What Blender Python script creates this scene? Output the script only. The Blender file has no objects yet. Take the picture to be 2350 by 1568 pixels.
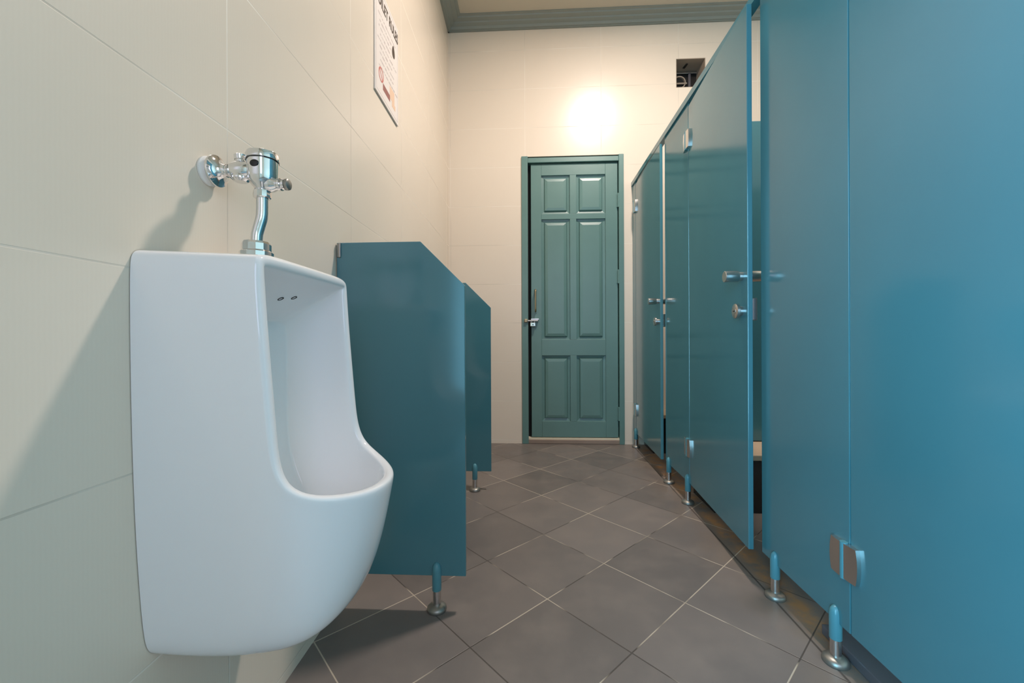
import bpy, bmesh, math, random
from mathutils import Matrix, Vector
random.seed(4)
S = bpy.context.scene
COL = S.collection
PI = math.pi

# ------------------------------------------------------------------ helpers
def srgb(r, g, b):
    f = lambda c: (c/255/12.92) if c/255 <= .04045 else ((c/255+.055)/1.055)**2.4
    return (f(r), f(g), f(b), 1)

def thing(name, label, cat, loc=(0, 0, 0), rotz=0, group=None):
    o = bpy.data.objects.new(name, None); COL.objects.link(o)
    o.empty_display_size = .05
    o.location = loc; o.rotation_euler = (0, 0, rotz)
    o['label'] = label; o['category'] = cat
    if group: o['group'] = group
    return o

def link(name, bm, mat, parent=None, smooth=False, angle=None):
    me = bpy.data.meshes.new(name)
    bmesh.ops.recalc_face_normals(bm, faces=bm.faces)
    bm.to_mesh(me); bm.free()
    me.materials.append(mat)
    if smooth:
        for p in me.polygons: p.use_smooth = True
        if angle is not None:
            me.set_sharp_from_angle(angle=math.radians(angle))
    o = bpy.data.objects.new(name, me); COL.objects.link(o)
    if parent: o.parent = parent
    return o

def struct(name, bm, mat, label=None, **kw):
    o = link(name, bm, mat, **kw); o['kind'] = 'structure'
    if label: o['label'] = label
    return o

def box(bm, x0, x1, y0, y1, z0, z1, bev=0, seg=2, M=None):
    t = bmesh.new()
    bmesh.ops.create_cube(t, size=1)
    for v in t.verts:
        v.co = Vector(((x0+x1)/2+v.co.x*(x1-x0), (y0+y1)/2+v.co.y*(y1-y0), (z0+z1)/2+v.co.z*(z1-z0)))
    if bev: bmesh.ops.bevel(t, geom=list(t.edges), offset=bev, segments=seg, profile=.5, affect='EDGES')
    if M is not None: t.transform(M)
    me = bpy.data.meshes.new('t'); t.to_mesh(me); t.free(); bm.from_mesh(me); bpy.data.meshes.remove(me)
    return bm

def B(*a, **k): return box(bmesh.new(), *a, **k)

def axisM(axis, origin):
    a = Vector(axis).normalized()
    q = Vector((0, 0, 1)).rotation_difference(a)
    return Matrix.Translation(Vector(origin)) @ q.to_matrix().to_4x4()

def lathe(bm, prof, M=None, seg=32):
    rings = []
    M = M or Matrix()
    for r, z in prof:
        if r < 1e-6: rings.append([bm.verts.new(M @ Vector((0, 0, z)))])
        else: rings.append([bm.verts.new(M @ Vector((r*math.cos(2*PI*i/seg), r*math.sin(2*PI*i/seg), z))) for i in range(seg)])
    for a, b in zip(rings, rings[1:]):
        for i in range(seg):
            j = (i+1) % seg
            if len(a) == 1 and len(b) == 1: continue
            if len(a) == 1: bm.faces.new((a[0], b[i], b[j]))
            elif len(b) == 1: bm.faces.new((a[i], a[j], b[0]))
            else: bm.faces.new((a[i], a[j], b[j], b[i]))
    return bm

def L(prof, axis=(0, 0, 1), origin=(0, 0, 0), seg=32): return lathe(bmesh.new(), prof, axisM(axis, origin), seg)

def tube(pts, r, seg=20, sub=8):
    P = [Vector(p) for p in pts]
    C = []
    for i in range(len(P)-1):
        p0 = P[max(i-1, 0)]; p1 = P[i]; p2 = P[i+1]; p3 = P[min(i+2, len(P)-1)]
        for k in range(sub):
            t = k/sub
            C.append(.5*((2*p1)+(p2-p0)*t+(2*p0-5*p1+4*p2-p3)*t*t+(3*p1-p0-3*p2+p3)*t**3))
    C.append(P[-1])
    bm = bmesh.new(); rings = []
    n = Vector((0, 1, 0))
    for i, c in enumerate(C):
        d = (C[min(i+1, len(C)-1)]-C[max(i-1, 0)]).normalized()
        n = (n-d*n.dot(d)).normalized(); b = d.cross(n)
        rings.append([bm.verts.new(c+r*(math.cos(2*PI*k/seg)*n+math.sin(2*PI*k/seg)*b)) for k in range(seg)])
    for a, b_ in zip(rings, rings[1:]):
        for k in range(seg): bm.faces.new((a[k], a[(k+1) % seg], b_[(k+1) % seg], b_[k]))
    bm.faces.new(rings[0]); bm.faces.new(rings[-1])
    return bm

def prism(pts, d, M=None):
    """pts: list of Vector in a plane, extruded by vector d"""
    bm = bmesh.new()
    a = [bm.verts.new(Vector(p)) for p in pts]; b = [bm.verts.new(Vector(p)+Vector(d)) for p in pts]
    bm.faces.new(a); bm.faces.new(b[::-1])
    for i in range(len(a)):
        j = (i+1) % len(a); bm.faces.new((a[i], b[i], b[j], a[j]))
    if M is not None: bm.transform(M)
    return bm

def copy_tree(o, parent=None):
    c = o.copy(); COL.objects.link(c)
    if parent: c.parent = parent
    for ch in list(o.children): copy_tree(ch, c)
    return c

# ------------------------------------------------------------------ materials
def mat(name, base, rough=.5, metal=0, spec=.5, coat=0):
    m = bpy.data.materials.new(name); m.use_nodes = True
    p = m.node_tree.nodes['Principled BSDF']
    p.inputs['Base Color'].default_value = base
    p.inputs['Roughness'].default_value = rough
    p.inputs['Metallic'].default_value = metal
    p.inputs['Specular IOR Level'].default_value = spec
    p.inputs['Coat Weight'].default_value = coat
    return m

class NT:
    def __init__(s, m):
        s.t = m.node_tree; s.n = s.t.nodes; s.p = s.n['Principled BSDF']
    def new(s, k, **kw):
        x = s.n.new(k)
        for a, b in kw.items(): setattr(x, a, b)
        return x
    def put(s, sock, v):
        if hasattr(v, 'is_output') or isinstance(v, bpy.types.NodeSocket): s.t.links.new(v, sock)
        else: sock.default_value = v
    def math(s, op, a, b=0., c=0.):
        x = s.new('ShaderNodeMath', operation=op)
        s.put(x.inputs[0], a); s.put(x.inputs[1], b); s.put(x.inputs[2], c)
        return x.outputs[0]
    def mix(s, f, a, b):
        x = s.new('ShaderNodeMix', data_type='RGBA')
        s.put(x.inputs[0], f); s.put(x.inputs[6], a); s.put(x.inputs[7], b)
        return x.outputs[2]
    def obj(s):
        c = s.new('ShaderNodeTexCoord'); sp = s.new('ShaderNodeSeparateXYZ')
        s.t.links.new(c.outputs['Object'], sp.inputs[0])
        return c.outputs['Object'], sp.outputs
    def line(s, coord, pitch, off, w):
        """1 on grout lines at off+k*pitch, width w"""
        f = s.math('PINGPONG', s.math('SUBTRACT', coord, off), pitch/2)
        x = s.new('ShaderNodeMapRange', interpolation_type='SMOOTHSTEP')
        s.put(x.inputs['Value'], f)
        x.inputs['From Min'].default_value = w*.35; x.inputs['From Max'].default_value = w*.65
        x.inputs['To Min'].default_value = 1; x.inputs['To Max'].default_value = 0
        return x.outputs[0]
    def noise(s, vec, scale, detail=3, rough=.5):
        x = s.new('ShaderNodeTexNoise'); s.put(x.inputs['Vector'], vec)
        x.inputs['Scale'].default_value = scale; x.inputs['Detail'].default_value = detail; x.inputs['Roughness'].default_value = rough
        return x.outputs['Fac']
    def range(s, v, a, b, c=0., d=1.):
        x = s.new('ShaderNodeMapRange'); s.put(x.inputs['Value'], v)
        for k, q in zip(('From Min', 'From Max', 'To Min', 'To Max'), (a, b, c, d)): s.put(x.inputs[k], q)
        return x.outputs[0]
    def bump(s, h, strength=.3, dist=.002):
        x = s.new('ShaderNodeBump'); x.inputs['Strength'].default_value = strength; x.inputs['Distance'].default_value = dist
        s.put(x.inputs['Height'], h); s.t.links.new(x.outputs[0], s.p.inputs['Normal'])

CREAM = srgb(226, 216, 200)
def wall_tile(name, ax, voff, vp):
    m = mat(name, CREAM, .27, spec=.45); t = NT(m); co, xyz = t.obj()
    h = t.line(xyz[2], .2855, .0255, .0026); v = t.line(xyz[ax], vp, voff, .0026)
    g = t.math('MAXIMUM', h, v)
    # grout comes and goes in tone along its run
    tone = t.range(t.noise(co, 2.2, 2), .42, .58)
    grout = t.mix(tone, srgb(186, 178, 164), srgb(240, 234, 222))
    base = t.mix(t.noise(co, 1.3, 4), srgb(223, 211, 194), srgb(231, 219, 202))
    fine = t.new('ShaderNodeTexWave'); fine.bands_direction = 'XYZ'[ax]
    fine.inputs['Scale'].default_value = 55; fine.inputs['Distortion'].default_value = 3
    t.put(fine.inputs['Vector'], co)
    base = t.mix(t.math('MULTIPLY', fine.outputs['Fac'], .05), base, srgb(205, 194, 176))
    t.put(t.p.inputs['Base Color'], t.mix(t.math('MULTIPLY', g, .6), base, grout))
    t.put(t.p.inputs['Roughness'], t.range(g, 0, 1, .27, .7))
    t.bump(t.math('SUBTRACT', 1., g), .35, .001)
    return m
M_wallL = wall_tile('cream_wall_tile_side', 1, .735, .5515)
M_wallB = wall_tile('cream_wall_tile_end', 0, -.05, .5515)

def floor_mat():
    m = mat('grey_floor_tile', srgb(112, 105, 100), .38, spec=.4); t = NT(m); co, xyz = t.obj()
    r2 = 1/math.sqrt(2)
    s_ = t.math('MULTIPLY', t.math('ADD', xyz[0], xyz[1]), r2)
    d_ = t.math('MULTIPLY', t.math('SUBTRACT', xyz[0], xyz[1]), r2)
    p = .2852; s0 = (.242+1.0375)*r2; d0 = (.242-1.0375)*r2
    g = t.math('MAXIMUM', t.line(s_, p, s0, .0032), t.line(d_, p, d0, .0032))
    # each tile its own tint
    fs = t.math('FLOOR', t.math('DIVIDE', t.math('SUBTRACT', s_, s0), p))
    fd = t.math('FLOOR', t.math('DIVIDE', t.math('SUBTRACT', d_, d0), p))
    cv = t.new('ShaderNodeCombineXYZ'); t.put(cv.inputs[0], fs); t.put(cv.inputs[1], fd)
    wn = t.new('ShaderNodeTexWhiteNoise'); t.put(wn.inputs['Vector'], cv.outputs[0])
    tile = t.mix(wn.outputs['Value'], srgb(108, 102, 98), srgb(126, 118, 113))
    n1 = t.noise(co, 7, 5, .6)
    tile = t.mix(t.range(n1, .45, .8, 0, .45), tile, srgb(140, 130, 121))
    tile = t.mix(t.range(t.noise(co, 2.5, 3), .5, .75, 0, .35), tile, srgb(88, 84, 82))
    # rusty grime trodden along the foot of the cubicle fronts
    band = t.math('ABSOLUTE', t.math('SUBTRACT', xyz[0], .765))
    rust = t.math('MULTIPLY', t.range(band, .015, .05, 1, 0), t.range(t.noise(co, 14, 4, .65), .38, .62))
    tile = t.mix(t.math('MULTIPLY', rust, .8), tile, srgb(176, 126, 76))
    wide = t.math('MULTIPLY', t.range(t.math('ABSOLUTE', t.math('SUBTRACT', xyz[0], .70)), .02, .14, 1, 0), t.range(t.noise(co, 5, 4, .6), .4, .7))
    tile = t.mix(t.math('MULTIPLY', wide, .35), tile, srgb(134, 116, 94))
    gt = t.range(t.noise(co, 3.1, 3), .47, .53)
    grout = t.mix(gt, srgb(74, 68, 63), srgb(190, 178, 160))
    col = t.mix(t.math('MULTIPLY', g, .9), tile, grout)
    dark_line = t.range(t.math('ABSOLUTE', t.math('SUBTRACT', xyz[0], .712)), .0018, .0042, 1, 0)  # thin dark line along the cubicle fronts
    col = t.mix(t.math('MULTIPLY', dark_line, .75), col, srgb(58, 52, 48))
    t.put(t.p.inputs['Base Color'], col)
    t.put(t.p.inputs['Roughness'], t.range(n1, .3, .7, .3, .5))
    t.bump(t.math('SUBTRACT', t.math('MULTIPLY', n1, .12), g), .4, .0015)
    return m
M_floor = floor_mat()

def paint(name, c, rough, var=.06, coat=0):
    m = mat(name, c, rough, spec=.6, coat=coat); t = NT(m); co, xyz = t.obj()
    n = t.noise(co, 3, 4)
    dark = tuple(x*(1-var*2) for x in c[:3])+(1,); lite = tuple(min(1, x*(1+var)) for x in c[:3])+(1,)
    t.put(t.p.inputs['Base Color'], t.mix(n, dark, lite))
    return m
TEAL = (.068, .207, .244, 1)
M_panel = paint('teal_panel_laminate', TEAL, .14)
M_edge = mat('teal_panel_edge', (.06, .22, .28, 1), .4)
M_door = paint('green_gloss_paint', (.12, .235, .215, 1), .36, .1)
M_doorbump = NT(M_door); co, _ = M_doorbump.obj(); M_doorbump.bump(M_doorbump.noise(co, 25, 4), .12, .002)
M_pl = mat('teal_plastic', (.085, .27, .32, 1), .3)
M_ceram = mat('white_glazed_ceramic', (.84, .84, .845, 1), .06, spec=.5)
M_chrome = mat('polished_chrome', (.78, .78, .79, 1), .07, 1)
M_steel = mat('brushed_steel', (.66, .64, .62, 1), .27, 1)
M_dullsteel = paint('tarnished_steel', (.32, .31, .28, 1), .4); M_dullsteel.node_tree.nodes['Principled BSDF'].inputs['Metallic'].default_value = .8
M_brass = mat('worn_brass', (.42, .33, .2, 1), .4, .9)
M_black = mat('black_sensor_glass', (.006, .006, .008, 1), .1)
M_dark = mat('near_black', (.012, .011, .01, 1), .4)
M_hole = mat('dark_hole', (.02, .018, .016, 1), .8)  # near-black for holes, and for shade painted into the door gaps
M_white = mat('white_plastic', (.75, .74, .71, 1), .4)
M_ceil = mat('ceiling_paint', srgb(196, 188, 170), .7)
M_corn = mat('cornice_paint', srgb(140, 146, 138), .5)
M_cream = paint('pale_cream', srgb(225, 214, 188), .6)
M_conc = paint('worn_concrete', srgb(150, 132, 118), .8, .2)
M_granite = paint('black_polished_tile', (.012, .011, .011, 1), .15, .2)
M_slab = paint('beige_tile', srgb(205, 180, 152), .4)
M_kerb = paint('dark_grey_tile', srgb(92, 88, 92), .3)
M_poster = mat('poster_board', srgb(232, 224, 218), .35)
M_ink = mat('poster_ink', srgb(70, 56, 44), .5)
M_grey_ink = mat('poster_small_print', srgb(190, 178, 174), .5)
M_red = mat('poster_red_ink', srgb(205, 120, 110), .5)
M_brown = mat('poster_brown_ink', srgb(150, 96, 90), .5)
M_peach = mat('poster_peach_ink', srgb(232, 198, 170), .5)
M_ventplate = paint('sooty_grey_metal', srgb(170, 154, 136), .5, .25)

# ------------------------------------------------------------------ setting
KW, XW = .0245, -.542            # side wall: x = XW - KW*y
TW = math.atan(KW)
WX = lambda y: XW-KW*y
YB, YF, ZC, XR = 3.03, -1.25, 3.085, 2.0

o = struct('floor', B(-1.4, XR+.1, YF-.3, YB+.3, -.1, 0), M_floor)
# side wall behind the urinals, in its own slightly turned frame (local x = out of the wall)
SY0, SY1, SZ = -1.20, -.46, 2.10                # doorway in the side wall, behind the camera, where the daylight comes in
bm = B(-.12, 0, SY1, YB+.05, 0, ZC+.02); box(bm, -.12, 0, YF-.3, SY0, 0, ZC+.02); box(bm, -.12, 0, SY0, SY1, SZ, ZC+.02)
bmesh.ops.remove_doubles(bm, verts=bm.verts, dist=1e-5)
o = struct('wall_left', bm, M_wallL)
o.location = (XW, 0, 0); o.rotation_euler = (0, 0, TW)
o = struct('wall_right', B(XR, XR+.12, YF-.12, YB+.12, 0, ZC+.02), M_wallL)
# end wall with the door opening and the vent opening
DX0, DX1, DZ = -.078, .660, 2.098
VX0, VX1, VZ0, VZ1 = 1.036, 1.243, 2.567, 2.775
bm = bmesh.new()
xs = [-.75, DX0, DX1, VX0, VX1, XR+.1]; zs = [0, DZ, VZ0, VZ1, ZC+.02]
for i in range(5):
    for j in range(4):
        if (i == 1 and j == 0) or (i == 3 and j == 2): continue
        box(bm, xs[i], xs[i+1], YB, YB+.16, zs[j], zs[j+1])
bmesh.ops.remove_doubles(bm, verts=bm.verts, dist=1e-5)
struct('wall_back', bm, M_wallB)
# wall behind the camera with a window
OX0, OX1, OZ0, OZ = .10, .80, .95, 2.05
bm = bmesh.new()
box(bm, -.75, OX0, YF-.12, YF, 0, ZC); box(bm, OX1, XR+.1, YF-.12, YF, 0, ZC); box(bm, OX0, OX1, YF-.12, YF, OZ, ZC); box(bm, OX0, OX1, YF-.12, YF, 0, OZ0)
struct('wall_front', bm, M_wallB)
struct('ceiling', B(-.75, XR+.1, YF-.12, YB+.12, ZC, ZC+.1), M_ceil)
# stepped cornice
prof = [(0, 3.026), (.012, 3.026), (.012, 3.032), (.022, 3.034), (.028, 3.05), (.05, 3.058), (.055, 3.066), (.085, 3.070), (.09, 3.078), (.105, 3.079), (.105, ZC), (0, ZC)]
bm = prism([(-.75, YB-u, z) for u, z in prof], (XR+.75, 0, 0))
struct('trim_1', bm, M_corn)
bm = prism([(u, YF, z) for u, z in prof], (0, YB-YF, 0))
o = struct('trim_2', bm, M_corn); o.location = (XW, 0, 0); o.rotation_euler = (0, 0, TW)
# raised cubicle floor edge nearest the camera
struct('trim_3', B(.755, XR, -.2, 1.128, 0, .026, bev=.003), M_kerb)
# stone ledges along the back of each cubicle
for k, (ya, yb) in enumerate(((1.87, 2.112), (2.80, YB))):
    led = struct('trim_%d' % (4+k), B(.80, XR, ya+.004, yb, 0, .232), M_granite)
    s = link('ledge_slab', B(.797, XR, ya, yb, .232, .258, bev=.004), M_slab, led)

# ------------------------------------------------------------------ end door
door = thing('door_1', 'green painted six panel wooden door in end wall', 'door', (DX0, YB, 0)); door['kind'] = 'structure'
fx0, fx1 = 0, DX1-DX0
bm = bmesh.new()
jw = .046; lx0_ = jw+.022
box(bm, 0, jw, -.012, .10, 0, DZ, .003); box(bm, fx1-.036, fx1, -.012, .10, 0, DZ, .003)
box(bm, jw, fx1-.036, -.010, .10, DZ-.048, DZ-.012, .003)
link('door_frame', bm, M_door, door)
link('stop_gap_shade', B(jw, lx0_+.012, .052, .10, .038, DZ-.048), M_hole, door)  # dark fill, coloured in as the shade beside the leaf
link('head_gap_shade', B(0.002, fx1-.002, .01, .10, DZ-.012, DZ), M_hole, door)  # dark strip standing in for the recess shadow above the frame
# threshold, and an unseen slab added to keep the far side dark
link('threshold', B(0, fx1, -.006, .16, 0, .03, .004), M_conc, door)
link('cream_strip', B(jw, fx1-.036, .002, .16, .03, .0415), M_cream, door)  # cream strip just below the leaf
link('added_backing', B(-.05, fx1+.05, .16, .18, 0, DZ+.1), M_cream, door)
# leaf
lx0, lx1, lz0, lz1 = jw+.022, fx1-.041, .046, DZ-.053
leaf = link('door_leaf', bmesh.new(), M_door, door)
bm = bmesh.new()
vx = [lx0, .145-.0, .352, .399, .609, lx1]        # stile / panel / mullion / panel / stile
rows = [(.161, .643), (.759, 1.640), (1.680, 1.962)]
y0, y1, yp = .010, .048, .024
zr = [lz0, rows[0][0], rows[0][1], rows[1][0], rows[1][1], rows[2][0], rows[2][1], lz1]
box(bm, vx[0], vx[1], y0, y1, lz0, lz1, .002); box(bm, vx[4], vx[5], y0, y1, lz0, lz1, .002)
for k in (0, 2, 4, 6):
    box(bm, vx[1], vx[4], y0, y1, zr[k], zr[k+1], .0015)
for a, b in rows: box(bm, vx[2], vx[3], y0, y1, a, b, .0015)
me = leaf.data; bm.to_mesh(me); bm.free(); me.materials.append(M_door)
for a, b in rows:
    for xa, xb in ((vx[1], vx[2]), (vx[3], vx[4])):
        bm = bmesh.new()
        # raised field: flat margin, chamfer, proud centre
        loops = [(0, yp), (.012, yp+.002), (.020, yp+.004), (.026, yp-.009), (.045, yp-.013)]
        R = []
        for ins, y in loops:
            R.append([bm.verts.new((x, y, z)) for x, z in ((xa+ins, a+ins), (xb-ins, a+ins), (xb-ins, b-ins), (xa+ins, b-ins))])
        for p, q in zip(R, R[1:]):
            for i in range(4): bm.faces.new((p[i], p[(i+1) % 4], q[(i+1) % 4], q[i]))
        bm.faces.new(R[-1])
        bk = [bm.verts.new((v.co.x, y1-.004, v.co.z)) for v in R[0]]
        for i in range(4): bm.faces.new((bk[i], bk[(i+1) % 4], R[0][(i+1) % 4], R[0][i]))
        bm.faces.new(bk)
        link('door_panel', bm, M_door, leaf)
# pull handle, barrel bolt, hinges
def loc_x(x): return x-DX0
hb = link('pull_handle', tube([(loc_x(.022), .012, 1.125), (loc_x(.022), -.025, 1.118), (loc_x(.022), -.032, 1.09), (loc_x(.022), -.032, 1.0), (loc_x(.022), -.025, .972), (loc_x(.022), .012, .965)], .006, 12), M_brass, door, True)
hb['label'] = 'brass pull handle'
for zz in (1.127, .963):
    link('handle_plate', L([(0, 0), (.012, 0), (.012, .004), (0, .004)], (0, -1, 0), (loc_x(.022), .0105, zz), 16), M_door, hb)
bolt = link('slide_bolt', tube([(loc_x(-.055), -.022, .897), (loc_x(.0), -.022, .897), (loc_x(.04), -.022, .897)], .006, 12), M_steel, door, True)
link('bolt_plate', B(loc_x(-.012), loc_x(.045), -.026, .012, .904, .912, .001), M_steel, bolt)
link('bolt_keeper', B(loc_x(-.060), loc_x(-.036), -.032, -.010, .885, .910, .004), M_brass, bolt)
for zz in (1.766, 1.214, .221):
    hg = link('door_hinge', L([(0, -.05), (.007, -.05), (.007, .05), (0, .05)], (0, 0, 1), (fx1-.038, -.006, zz), 16), M_door, door, True, 40)
    link('hinge_leaf', B(fx1-.05, fx1-.026, .004, .0105, zz-.048, zz+.048, .001), M_door, hg)
pad = thing('padlock', 'small silver padlock hanging from the bolt of the green door', 'padlock', (0.002, YB-.022, .855))
bm = B(-.02, .02, -.010, .010, 0, .030, .004)
link('padlock_body', bm, M_chrome, pad)
link('shackle', tube([(-.012, 0, .028), (-.012, 0, .044), (0, 0, .054), (.012, 0, .044), (.012, 0, .028)], .0032, 10), M_steel, pad, True)
link('keyhole', L([(0, 0), (.005, 0), (.005, .001), (0, .001)], (0, -1, 0), (0, -.0098, .013), 16), M_black, pad)

# ------------------------------------------------------------------ vent opening high in the end wall
vent = thing('wall_vent', 'square dark vent opening high in the end wall', 'vent', (VX0, YB, VZ0))
vw, vh = VX1-VX0, VZ1-VZ0
bm = bmesh.new()
th = .004; vd = .16
box(bm, 0, th, .001, vd, 0, vh); box(bm, vw-th, vw, .001, vd, 0, vh)
box(bm, th, vw-th, .001, vd, 0, th); box(bm, th, vw-th, .001, vd, vh-th, vh)
link('vent_housing', bm, M_ventplate, vent)
link('back_plate', B(th, vw-th, vd-.004, vd, th, vh-th), M_dark, vent)  # near-black plate across the back of the opening
link('crossbar', B(th, vw-th, .138, .150, vh-.022, vh-.012, .001), M_steel, vent)
link('crossbar', B(.014, vw*.62, .138, .150, .108, .118, .001), M_ventplate, vent)
link('vent_post', B(vw*.66, vw*.74, .130, .150, th, vh-.023, .003), M_kerb, vent)
link('vent_post', B(th, .014, .10, .12, th, .135, .002), M_cream, vent)
bm = bmesh.new()
N = 40; cz = .122
R = [[bm.verts.new((vw*.35+r*math.cos(a), y, cz+r*math.sin(a))) for r, y in ((.040, .140), (.048, .140), (.048, .156), (.040, .156))] for a in [2*PI*i/N for i in range(N)]]
for i in range(N):
    for k in range(4): bm.faces.new((R[i][k], R[(i+1) % N][k], R[(i+1) % N][(k+1) % 4], R[i][(k+1) % 4]))
link('fan_ring', bm, M_ventplate, vent, True, 40)
link('bracket', prism([(vw*.44, .05, vh-th), (vw*.50, .05, vh-th), (vw*.47, .10, vh-th), (vw*.40, .10, vh-th)], (0, 0, -.006)), M_hole, vent)

# ------------------------------------------------------------------ cubicles
PX = .722                                   # front face of the cubicle fronts
PT = .014                                   # panel thickness
PB, PTOP = .100, 1.852
def make_foot(parent, x, y, z=0):
    """post foot: painted sleeve with slanted round top, steel stem, floor flange"""
    bm = bmesh.new()
    r = .0130; seg = 24
    prof = [(r, .058), (r*1.02, .0585), (r*1.02, .112), (r*.98, .120), (r*.86, .1275), (r*.6, .1335), (r*.3, .1365), (0, .1372)]
    lathe(bm, [(0, .058)]+prof, Matrix.Translation((x, y, z)), seg)
    sl = link('foot_sleeve', bm, M_pl, parent, True, 50)
    st = link('stem', L([(0, .008), (r*.9, .008), (r*.9, .0585), (0, .0585)], (0, 0, 1), (x, y, z), seg), M_steel, sl, True, 50)
    fl = link('foot_flange', L([(0, 0), (.027, 0), (.0285, .004), (.027, .010), (.023, .014), (.017, .0165), (r*.95, .0175), (0, .0175)], (0, 0, 1), (x, y, z), 28), M_dullsteel, sl, True, 50)
    return sl

def pilaster(y0, y1, label, feet):
    r = thing('cubicle_pilaster', label, 'partition', (PX, y0, 0), 0, 'fixed front panels of the toilet cubicles')
    link('panel', B(0, PT, 0, y1-y0, PB, PTOP+.008, .0015), M_panel, r)
    for fy in feet: make_foot(r, .0005, fy-y0)
    return r
pilaster(.984, 1.348, 'fixed teal panel on two feet between the nearest door and the middle door', (1.030, 1.278))
pilaster(1.954, 2.295, 'fixed teal panel on two feet between the middle door and the far door', (1.976, 2.246))
pilaster(2.936, YB-.002, 'narrow fixed teal panel on one foot against the end wall', (2.950,))
# head rail
rail = thing('head_rail', 'long teal rail running along the top of the cubicle fronts', 'rail', (PX, -.3, PTOP+.008))
bm = prism([(-.008, 0, .002), (-.008, 0, .030), (-.004, 0, .033), (PT+.004, 0, .033), (PT+.008, 0, .030), (PT+.008, 0, .002)], (0, YB+.3-.002, 0))
link('rail_bar', bm, M_panel, rail)
# side partitions of the cubicles
for y, lab in ((2.115, 'teal cubicle partition seen through the gap beside the middle door'), (1.140, 'teal side partition of the nearest cubicle behind its fixed panel')):
    r = thing('cubicle_partition', lab, 'partition', (PX+PT, y, 0), 0, 'side walls of the toilet cubicles')
    zb = .26 if y > 2 else .10
    link('panel', B(.002, XR-PX-PT-.002, 0, PT, zb, 1.850, .0015), M_panel, r)
    if zb < .2: make_foot(r, .9, PT/2, .026)

def cubicle_door(label, y_h, ang, w=.592):
    r = thing('cubicle_door', label, 'door', (PX, y_h, PB), ang, 'teal doors of the toilet cubicles')
    H_ = PTOP-PB
    link('door_panel', B(0, PT+.002, -w, 0, 0, H_-.006, .002), M_panel, r)
    for hz in (.166, 1.59):
        # two curved leaves with a painted knuckle between
        bm = bmesh.new()
        def leafpts(s, n=8):
            a = [(0.0, s*.006), (-.009, s*.006)]
            b = [(-.009-.003*math.sin(PI*.5*(1-k/n)), s*(.006+.034*k/n)) for k in range(n+1)]
            return a[:1]+b+[(0, s*.040)]
        for s in (-1, 1):
            pts = leafpts(s)
            # bowed outer edge: widest at mid height
            nz = 8; rings = []
            for k in range(nz+1):
                z = -.040+.080*k/nz; bow = 1+.12*(1-(2*k/nz-1)**2)-.06
                rings.append([bm.verts.new((x, .012+(y if abs(y) < .01 else y*bow), hz+z)) for x, y in pts])
            for a, b in zip(rings, rings[1:]):
                for i in range(len(pts)):
                    j = (i+1) % len(pts); bm.faces.new((a[i], a[j], b[j], b[i]))
            bm.faces.new(rings[0]); bm.faces.new(rings[-1])
        hg = link('hinge', bm, M_steel, r, True, 35)
        link('knuckle', L([(0, -.042), (.0085, -.042), (.0085, .042), (0, .042)], (0, 0, 1), (-.006, .012, hz), 16), M_pl, hg, True, 50)
    # through-going cylinder knob
    kz, ky = .879, -w+.040
    kn = link('knob', L([(0, 0), (.0172, 0), (.0182, .001), (.0182, .042), (.0172, .0432), (.0145, .0436), (.0145, .056), (0, .056)], (1, 0, 0), (-.056, ky, kz), 32), M_steel, r, True, 40)
    link('inner_knob', L([(0, 0), (.010, 0), (.010, .006), (.0182, .007), (.0182, .040), (.017, .042), (0, .042)], (1, 0, 0), (PT+.002, ky, kz), 32), M_steel, kn, True, 40)
    lk = link('lock_rosette', L([(0, 0), (.010, 0), (.011, .0015), (.022, .0015), (.0245, .003), (.0245, .011), (.0235, .012), (.0155, .0125), (.0155, .024), (0, .024)], (1, 0, 0), (-.024, ky+.004, kz-.114), 32), M_steel, r, True, 40)
    link('emergency_slot', B(-.0246, -.0225, ky-.003, ky+.011, kz-.1155, kz-.1125), M_hole, lk)
    bx = link('latch_case', B(PT+.006, PT+.024, ky-.022, ky+.024, kz-.145, kz-.073, .002), M_steel, lk)
    return r
cubicle_door('closed teal cubicle door nearest the camera at the right edge', .981, 0)
cubicle_door('middle teal cubicle door standing slightly ajar with its edge showing', 1.951, -math.radians(3.4))
cubicle_door('far teal cubicle door slightly ajar near the end wall', 2.933, -math.radians(1.6), .606)

# ------------------------------------------------------------------ urinal dividers
def divider(y, label, xe):
    x0 = WX(y)
    dpt = xe-x0
    r = thing('urinal_divider', label, 'partition', (x0, y, 0), TW*.0, 'teal dividers between the urinals')
    cx = dpt-.128
    pts = [(.003, 0, .098), (dpt, 0, .098), (dpt, 0, .931), (cx, 0, 1.059), (.003, 0, 1.059)]
    bm = prism(pts, (0, PT, 0))
    bmesh.ops.bevel(bm, geom=list(bm.edges), offset=.001, segments=1, affect='EDGES')
    link('panel', bm, M_panel, r)
    for z in (1.036, .30):
        link('wall_clip', B(.006, .016, -.005, -.0003, z-.021, z+.021, .002), M_dullsteel, r)
        link('wall_clip', B(.006, .016, PT+.0003, PT+.005, z-.021, z+.021, .002), M_dullsteel, r)
    make_foot(r, dpt-.084, .0005)
    return r
divider(1.176, 'teal urinal divider with sloped corner beside the white urinal', -.194)
divider(2.096, 'farther teal urinal divider with sloped corner, behind the first one', -.213)

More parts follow.
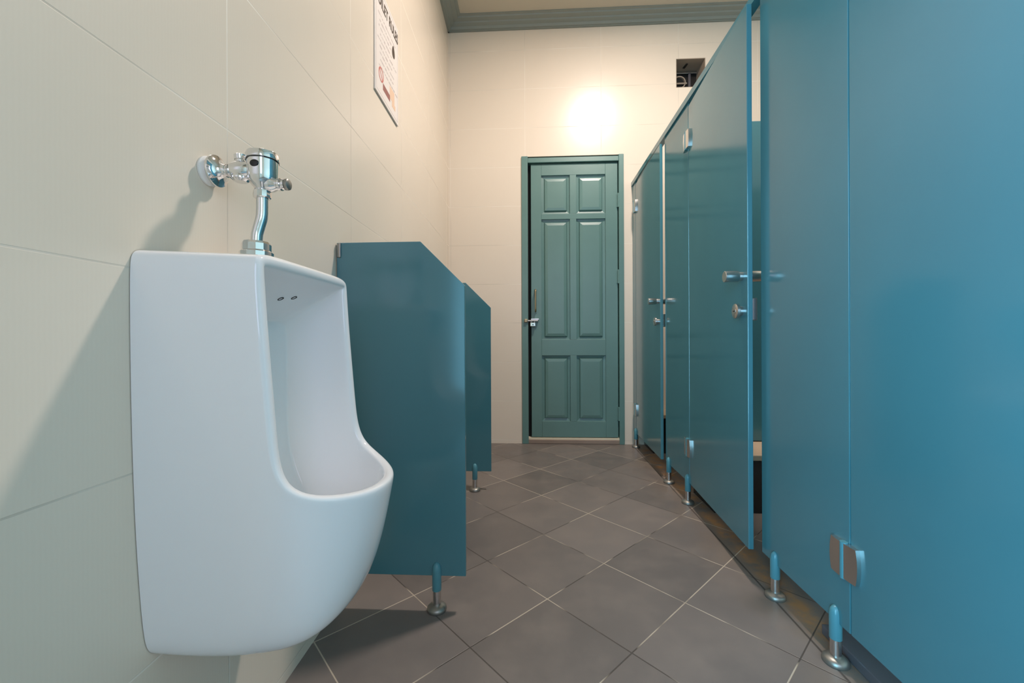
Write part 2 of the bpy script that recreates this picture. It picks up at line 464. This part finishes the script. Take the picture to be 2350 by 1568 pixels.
# ------------------------------------------------------------------ urinal
def urinal(loc, label):
    r = thing('urinal', label, 'urinal', loc, TW, 'white urinals on the left wall')
    z0 = loc[2]
    #  (vA, wA), (uB, vB, wB), beta, inward direction, C (cavity floor)
    H = [
     ((0, .912), (.178, 0, .905), 0, (0, 0, -1), (.050, 0, .816)),
     ((.07, .912), (.178, .07, .905), 0, (0, 0, -1), (.050, .055, .816)),
     ((.122, .912), (.178, .118, .9045), 0, (0, 0, -1), (.053, .088, .816)),
     ((.142, .909), (.177, .139, .901), 0, (0, -.5, -.87), (.057, .102, .812)),
     ((.150, .900), (.177, .1455, .892), 0, (0, -.87, -.5), (.060, .108, .803)),
     ((.1515, .880), (.1775, .1475, .868), 0, (0, -1, 0), (.062, .110, .782)),
     ((.1515, .80), (.1825, .1475, .79), 0, (0, -1, 0), (.062, .110, .735)),
     ((.1505, .70), (.190, .1475, .70), 0, (0, -1, 0), (.062, .109, .67)),
     ((.148, .60), (.195, .1475, .642), 0, (-.02, -1, 0), (.064, .106, .60)),
     ((.144, .50), (.200, .1472, .604), .06, (-.08, -.99, 0), (.075, .101, .54)),
     ((.138, .415), (.2125, .1435, .575), .25, (-.28, -.96, 0), (.098, .096, .49)),
     ((.133, .36), (.236, .1325, .559), .60, (-.55, -.83, 0), (.130, .086, .46)),
     ((.126, .326), (.264, .109, .5495), .92, (-.82, -.57, 0), (.165, .069, .446)),
     ((.100, .314), (.292, .074, .543), 1, (-.96, -.28, 0), (.195, .046, .440)),
     ((.052, .312), (.309, .038, .5405), 1, (-.99, -.12, 0), (.209, .023, .438)),
     ((0, .312), (.314, 0, .540), 1, (-1, 0, 0), (.213, 0, .437)),
    ]
    T = .021
    side = [(0, 0), (.08, .08), (.25, .25), (.45, .45), (.62, .62), (.78, .78), (.90, .90), (.965, .965)]
    bot = [(0, 0), (.10, -.02), (.33, -.045), (.56, -.036), (.742, .015), (.85, .19), (.93, .51), (.985, .88)]
    n = len(H)
    Bp = [Vector(h[1]) for h in H]
    full = [Vector((p.x, -p.y, p.z)) for p in Bp[1:2]]+Bp+[Vector((p.x, -p.y, p.z)) for p in Bp[n-2:n-1]]
    rows = []
    for i, (A, Bq, be, din, C) in enumerate(H):
        b = Vector(Bq); a = Vector((0, A[0], A[1])); d = Vector(din).normalized(); c = Vector(C)
        tan = (full[i+2]-full[i]).normalized()
        nrm = tan.cross(d)
        if nrm.x+nrm.z < 0: nrm = -nrm
        nrm.normalize()
        row = []
        for (su, sw), (bu, bw) in zip(side, bot):
            u = (1-be)*su*b.x+be*bu*b.x
            fw = (1-be)*sw+be*bw
            w = a.z+(b.z-a.z)*fw
            fv = su*(1-be)+be*max(0, min(1, bw*.55+bu*.45))
            v = a.y+(b.y-a.y)*fv
            row.append(Vector((u, v, w)))
        # roll the rim over
        out = b-d*0.0
        row.append(out-nrm*.006)
        row.append(out+d*.003-nrm*.001)
        row.append(out+d*.010+nrm*.0006)
        row.append(out+d*(T-.004)-nrm*.0012)
        I = out+d*T-nrm*.007
        row.append(I)
        up = 0
        for f, bul in ((.22, .25), (.5, .35), (.78, .25), (.94, .06)):
            p = I.lerp(c, f)
            # bulge toward the corner so the cavity wall meets its back in a round cove
            away = Vector((0, 1 if b.y > 1e-4 else 0, 0))*(1-be)*min(1, b.y/.14)*.016+Vector((0, 0, 1 if i < 4 else 0))*.007+Vector((.03, .0, -.028))*be
            row.append(p+away*bul*2)
        row.append(c)
        rows.append(row)
    bm = bmesh.new()
    nr = len(rows[0])
    def mk(p): return bm.verts.new((p.x, p.y, p.z-z0))
    R_ = [[mk(p) for p in row] for row in rows]
    Lf = [[R_[i][k] if i in (0, n-1) else mk(Vector((rows[i][k].x, -rows[i][k].y, rows[i][k].z))) for k in range(nr)] for i in range(n)]
    for side_ in (R_, Lf):
        for i in range(n-1):
            for k in range(nr-1):
                bm.faces.new((side_[i][k], side_[i][k+1], side_[i+1][k+1], side_[i+1][k]))
    mid = [None]*n
    for i in range(1, n-1):
        c = rows[i][-1]; mid[i] = mk(Vector((c.x-.012, 0, c.z-(.006 if i > 9 else 0))))
    for side_ in (R_, Lf):
        e = lambda i: side_[i][-1]
        bm.faces.new((e(0), e(1), mid[1])); bm.faces.new((e(n-1), e(n-2), mid[n-2]))
        for i in range(1, n-2): bm.faces.new((e(i), e(i+1), mid[i+1], mid[i]))
    body = link('bowl', bm, M_ceram, r, True)
    sm = body.modifiers.new('sub', 'SUBSURF'); sm.levels = 2; sm.render_levels = 3
    # two spray holes in the roof of the recess
    for u, v in ((.109, .020), (.117, .049)):
        link('spray_hole', L([(0, -.004), (.0055, -.004), (.0055, .0012), (.0042, .0012), (.004, .0), (0, .0)], (.5, 0, -1), (u, v, .8545+(u-.11)*.55-z0), 20), M_hole, r, True, 40)
    link('drain_strainer', L([(0, 0), (.03, 0), (.03, .003), (.026, .005), (0, .005)], (0, 0, 1), (.15, 0, .437-z0), 24), M_steel, r, True, 40)
    return r
UY = .695
urinal((WX(UY)+.001, UY, .312), 'white ceramic wall urinal under the chrome flush valve')
urinal((WX(UY+.93)+.001, UY+.93, .312), 'white ceramic urinal mostly hidden between the two teal dividers')

# ------------------------------------------------------------------ flush valve
VB = .905; vy = .687
fv = thing('flush_valve', 'chrome sensor flush valve on the wall above the urinal', 'flush valve', (WX(vy)+.0005, vy, VB), TW)
Z = lambda w: w-VB
za = Z(1.0715)
fl = link('wall_flange', L([(0, 0), (.0245, 0), (.0248, .003), (.021, .006), (.0185, .012), (0, .012)], (1, 0, 0), (0, 0, za), 40), M_white, fv, True, 40)
fl['label'] = 'white collar against the tiles'
link('escutcheon', L([(0, .009), (.0255, .009), (.0268, .0115), (.0262, .0135), (.021, .0155), (.014, .020), (.0112, .026), (.0108, .030), (0, .030)], (1, 0, 0), (0.004, 0, za), 40), M_chrome, fv, True, 50)
link('supply_pipe', L([(0, 0), (.0098, 0), (.0098, .012), (.0125, .012), (.0125, .018), (.0105, .019), (0, .019)], (1, 0, 0), (.028, 0, za), 32), M_chrome, fv, True, 40)
sv = link('stop_valve', L([(0, -.022), (.009, -.022), (.012, -.019), (.0155, -.010), (.0168, 0), (.0155, .010), (.0125, .017), (.0105, .022), (0, .022)], (1, 0, 0), (.058, 0, za), 36), M_chrome, fv, True, 60)
link('stop_valve_base', L([(0, 0), (.010, 0), (.0145, .004), (.0148, .010), (.013, .013), (0, .013)], (0, 0, 1), (.058, 0, za-.019), 32), M_chrome, sv, True, 40)
link('screw_cap', L([(0, 0), (.0075, 0), (.0075, .007), (.0092, .008), (.0095, .0155), (.008, .017), (.005, .017), (.005, .0155), (0, .0155)], (-.1, 0, 1), (.058, 0, za+.011), 6 if False else 24), M_chrome, sv, True, 35)
ub = .096
# faceted body: octagonal barrel tapering into the throat
def facet(prof, nf=8, rot=.35, rnd=.0):
    bm = bmesh.new(); rings = []
    for r, z in prof:
        ring = []
        for i in range(48):
            a = 2*PI*i/48
            k = (a+rot) % (2*PI/nf)-PI/nf
            oct_ = math.cos(PI/nf)/math.cos(k)*1.035
            rr = r*(.55*min(1, oct_)+.45)
            ring.append(bm.verts.new((ub+rr*math.cos(a), rr*math.sin(a), z)))
        rings.append(ring)
    for a, b in zip(rings, rings[1:]):
        for i in range(48): bm.faces.new((a[i], a[(i+1) % 48], b[(i+1) % 48], b[i]))
    bm.faces.new(rings[0]); bm.faces.new(rings[-1])
    return bm
link('valve_body', facet([(.0105, Z(1.036)), (.0125, Z(1.040)), (.0175, Z(1.046)), (.0215, Z(1.053)), (.0232, Z(1.060)), (.0238, Z(1.070)), (.0243, Z(1.087))]), M_chrome, fv, True, 30)
cap = link('valve_cap', facet([(.0245, Z(1.0872)), (.0256, Z(1.0885)), (.0259, Z(1.0975)), (.0248, Z(1.1)), (.0, Z(1.1005))]), M_chrome, fv, True, 30)
link('cap_screw', L([(0, 0), (.009, 0), (.009, .0065), (.007, .008), (0, .008)], (0, 0, 1), (ub, 0, Z(1.0995)), 8), M_chrome, cap, True, 20)
link('cap_gasket', L([(.02, 0), (.0252, 0), (.0252, .0014), (.02, .0014)], (0, 0, 1), (ub, 0, Z(1.0865)), 40), M_black, cap)
bm = bmesh.new(); lathe(bm, [(0, -.004), (.0058, -.004), (.0062, 0), (.0055, .0012), (0, .002)], Matrix.Translation((ub, -.0228, Z(1.0755))) @ Matrix.Rotation(PI/2, 4, 'X') @ Matrix.Scale(1.25, 4, (1, 0, 0)), 24)
link('sensor_window', bm, M_black, fv, True, 40)
pb = link('push_button', L([(0, 0), (.013, 0), (.0125, .008), (.0095, .014), (.0095, .017), (0, .017)], (1, 0, 0), (ub+.010, 0, Z(1.047)), 28), M_chrome, fv, True, 35)
link('button_ring', L([(0, 0), (.0085, 0), (.0105, .001), (.0105, .0055), (.0075, .0065), (.0075, .008), (.0095, .009), (.0095, .0125), (.006, .0135), (0, .0135)], (1, 0, 0), (ub+.027, 0, Z(1.047)), 28), M_chrome, pb, True, 30)
link('button_head', L([(0, 0), (.006, 0), (.0092, .001), (.0098, .003), (.0092, .006), (.007, .0075), (0, .008)], (1, 0, 0), (ub+.0395, 0, Z(1.047)), 28), M_dullsteel, pb, True, 40)
link('coupling_nut', L([(0, 0), (.0125, 0), (.0138, .0015), (.0142, .006), (.0135, .0125), (.0115, .015), (0, .015)], (0, 0, 1), (ub-.001, 0, Z(1.0235)), 12), M_chrome, fv, True, 25)
link('flush_pipe', tube([(ub-.001, 0, Z(1.028)), (ub-.001, 0, Z(1.008)), (ub-.002, 0, Z(.992)), (ub-.007, 0, Z(.975)), (ub-.0105, 0, Z(.962)), (ub-.0115, 0, Z(.948)), (ub-.0115, 0, Z(.935))], .0094, 24), M_chrome, fv, True, 60)
link('spud_nut', L([(0, 0), (.026, 0), (.026, .022), (.0225, .025), (.0225, .036), (.0205, .040), (.012, .041), (0, .041)], (0, 0, 1), (ub-.0115, 0, Z(.9085)), 12), M_chrome, fv, True, 25)

# ------------------------------------------------------------------ poster
py0, py1, pz0, pz1 = 1.490, 1.770, 1.697, 2.115
pw, ph = py1-py0, pz1-pz0
ps = thing('toilet_rules_poster', 'white framed poster of toilet rules high on the left wall', 'poster', (WX(py0)+.0005, py0, pz0), TW)
link('board', B(0, .006, 0, pw, 0, ph, .001), M_poster, ps)
def flat(yc, zc, w, h, bm, x=.0063):
    box(bm, .006, x, yc-w/2, yc+w/2, zc-h/2, zc+h/2); return bm
def text(name, body, size, y, z, m, align='CENTER'):
    c = bpy.data.curves.new(name, 'FONT'); c.body = body; c.size = size; c.align_x = align; c.align_y = 'CENTER'; c.extrude = .0003
    c.offset = .0008
    o = bpy.data.objects.new(name, c); COL.objects.link(o); c.materials.append(m)
    dg = bpy.context.evaluated_depsgraph_get()
    me = bpy.data.meshes.new_from_object(o.evaluated_get(dg))
    bpy.data.objects.remove(o); bpy.data.curves.remove(c)
    me.transform(Matrix.Translation((.0064, y, z)) @ Matrix.Rotation(PI/2, 4, 'Z') @ Matrix.Rotation(PI/2, 4, 'X') @ Matrix.Scale(1.35, 4, (0, 1, 0)))
    o = bpy.data.objects.new(name, me); COL.objects.link(o); o.parent = ps
    if not me.materials: me.materials.append(m)
    return o
tt = text('title_lettering', 'TOILET RULES', .043, pw/2, ph-.052, M_ink)
# fine border line and unreadable small print
bm = bmesh.new()
for yc, zc, w, h in ((pw/2, .012, pw-.024, .0012), (pw/2, ph-.012, pw-.024, .0012), (.012, ph/2, .0012, ph-.024), (pw-.012, ph/2, .0012, ph-.024)): flat(yc, zc, w, h, bm)
link('border_line', bm, M_grey_ink, ps)
rnd = random.Random(7)
bm = bmesh.new()
for k in range(9):
    z = ph-.105-k*.0245; y = .024+rnd.random()*.03
    end = pw-.03-rnd.random()*.06
    if k in (1, 2, 3): end = min(end, pw-.095)
    while y < end:
        w = .008+rnd.random()*.02
        flat(y+w/2, z+rnd.uniform(-.0015, .0015), w, rnd.uniform(.003, .007), bm); y += w+rnd.uniform(.003, .010)
o = link('small_print', bm, M_grey_ink, ps)
bm = bmesh.new()
N = 16
pts = [(.006, pw-.066+.017*math.sin(2*PI*i/N)*(1-.35*math.cos(2*PI*i/N)), ph-.140+.026*math.cos(2*PI*i/N)) for i in range(N)]
link('dark_emblem', prism(pts, (.0005, 0, 0)), M_ink, ps)
bm = bmesh.new()
R = []
for i in range(28):
    a = 2*PI*i/28; R.append([bm.verts.new((x, .062+r*math.cos(a), .088+r*math.sin(a))) for r, x in ((.021, .0066), (.027, .0066), (.027, .006), (.021, .006))])
for i in range(28):
    for k in range(4): bm.faces.new((R[i][k], R[(i+1) % 28][k], R[(i+1) % 28][(k+1) % 4], R[i][(k+1) % 4]))
box(bm, .006, .0066, -.024, .024, -.0028, .0028, M=Matrix.Translation((0, .062, .088)) @ Matrix.Rotation(-PI/4, 4, 'X'))
link('prohibition_sign', bm, M_red, ps)
link('brown_strip', flat(.125, .056, .085, .026, bmesh.new()), M_brown, ps)
bm = bmesh.new(); flat(.195, .085, .06, .05, bm); flat(.215, .05, .045, .02, bm)
link('peach_picture', bm, M_peach, ps)

# ------------------------------------------------------------------ ceiling lamp (the warm light) and daylight
LX, LY = .61, 1.755
lamp = thing('ceiling_downlight', 'round white downlight in the ceiling before the far cubicle', 'ceiling light', (LX, LY, ZC-.028))
link('lamp_rim', L([(.115, .028), (.135, .028), (.135, .004), (.125, 0), (.115, .004), (.112, .028)], (0, 0, 1), (0, 0, 0), 40), M_white, lamp, True, 40)
M_glow = mat('lamp_glass', (.9, .85, .75, 1), .5)
p = M_glow.node_tree.nodes['Principled BSDF']; p.inputs['Emission Color'].default_value = (1, .84, .64, 1); p.inputs['Emission Strength'].default_value = 4
link('diffuser', L([(0, .020), (.112, .020), (.112, .026), (0, .026)], (0, 0, 1), (0, 0, 0), 40), M_glow, lamp)

def area(name, loc, rot, size, sy, col, e, shape='RECTANGLE', spread=PI):
    l = bpy.data.lights.new(name, 'AREA'); l.shape = shape; l.size = size; l.size_y = sy; l.color = col; l.energy = e; l.spread = spread
    o = bpy.data.objects.new(name, l); COL.objects.link(o); o.location = loc; o.rotation_euler = rot
    return o
area('warm_lamp_light', (LX, LY, ZC-.03), (0, 0, 0), .20, .20, (1.0, .86, .78), 52.5, 'DISK')
area('doorway_daylight', (WX((SY0+SY1)/2)-.06, (SY0+SY1)/2, SZ/2), (PI/2, 0, -PI/2+.38), (SY1-SY0)*.92, SZ-.04, (.28, .71, 1.0), 66, spread=math.radians(124))
area('window_daylight', ((OX0+OX1)/2, YF-.06, (OZ0+OZ)/2), (PI/2, 0, 0), OX1-OX0, OZ-OZ0, (.70, .71, 1.0), 12)

w = bpy.data.worlds.new('World'); S.world = w; w.use_nodes = True
w.node_tree.nodes['Background'].inputs[0].default_value = (.5, .7, 1, 1)
w.node_tree.nodes['Background'].inputs[1].default_value = .6

# ------------------------------------------------------------------ camera
F_PX = 950.0
cam = bpy.data.cameras.new('Camera'); co = bpy.data.objects.new('Camera', cam); COL.objects.link(co)
cam.sensor_width = 36; cam.sensor_fit = 'HORIZONTAL'; cam.lens = F_PX*36/2350
cam.shift_y = -12/2350; cam.clip_start = .02
co.matrix_world = Matrix.Translation((0, 0, .785)) @ Matrix.Rotation(.050, 4, 'Z') @ Matrix.Rotation(PI/2, 4, 'X') @ Matrix.Rotation(-.004, 4, 'Z')
S.camera = co
S.view_settings.view_transform = 'Standard'; S.view_settings.look = 'None'
S.view_settings.exposure = 0; S.view_settings.gamma = 1
S.cycles.max_bounces = 10; S.cycles.diffuse_bounces = 6; S.cycles.glossy_bounces = 5
S.cycles.use_denoising = True
S.cycles.sample_clamp_indirect = 6
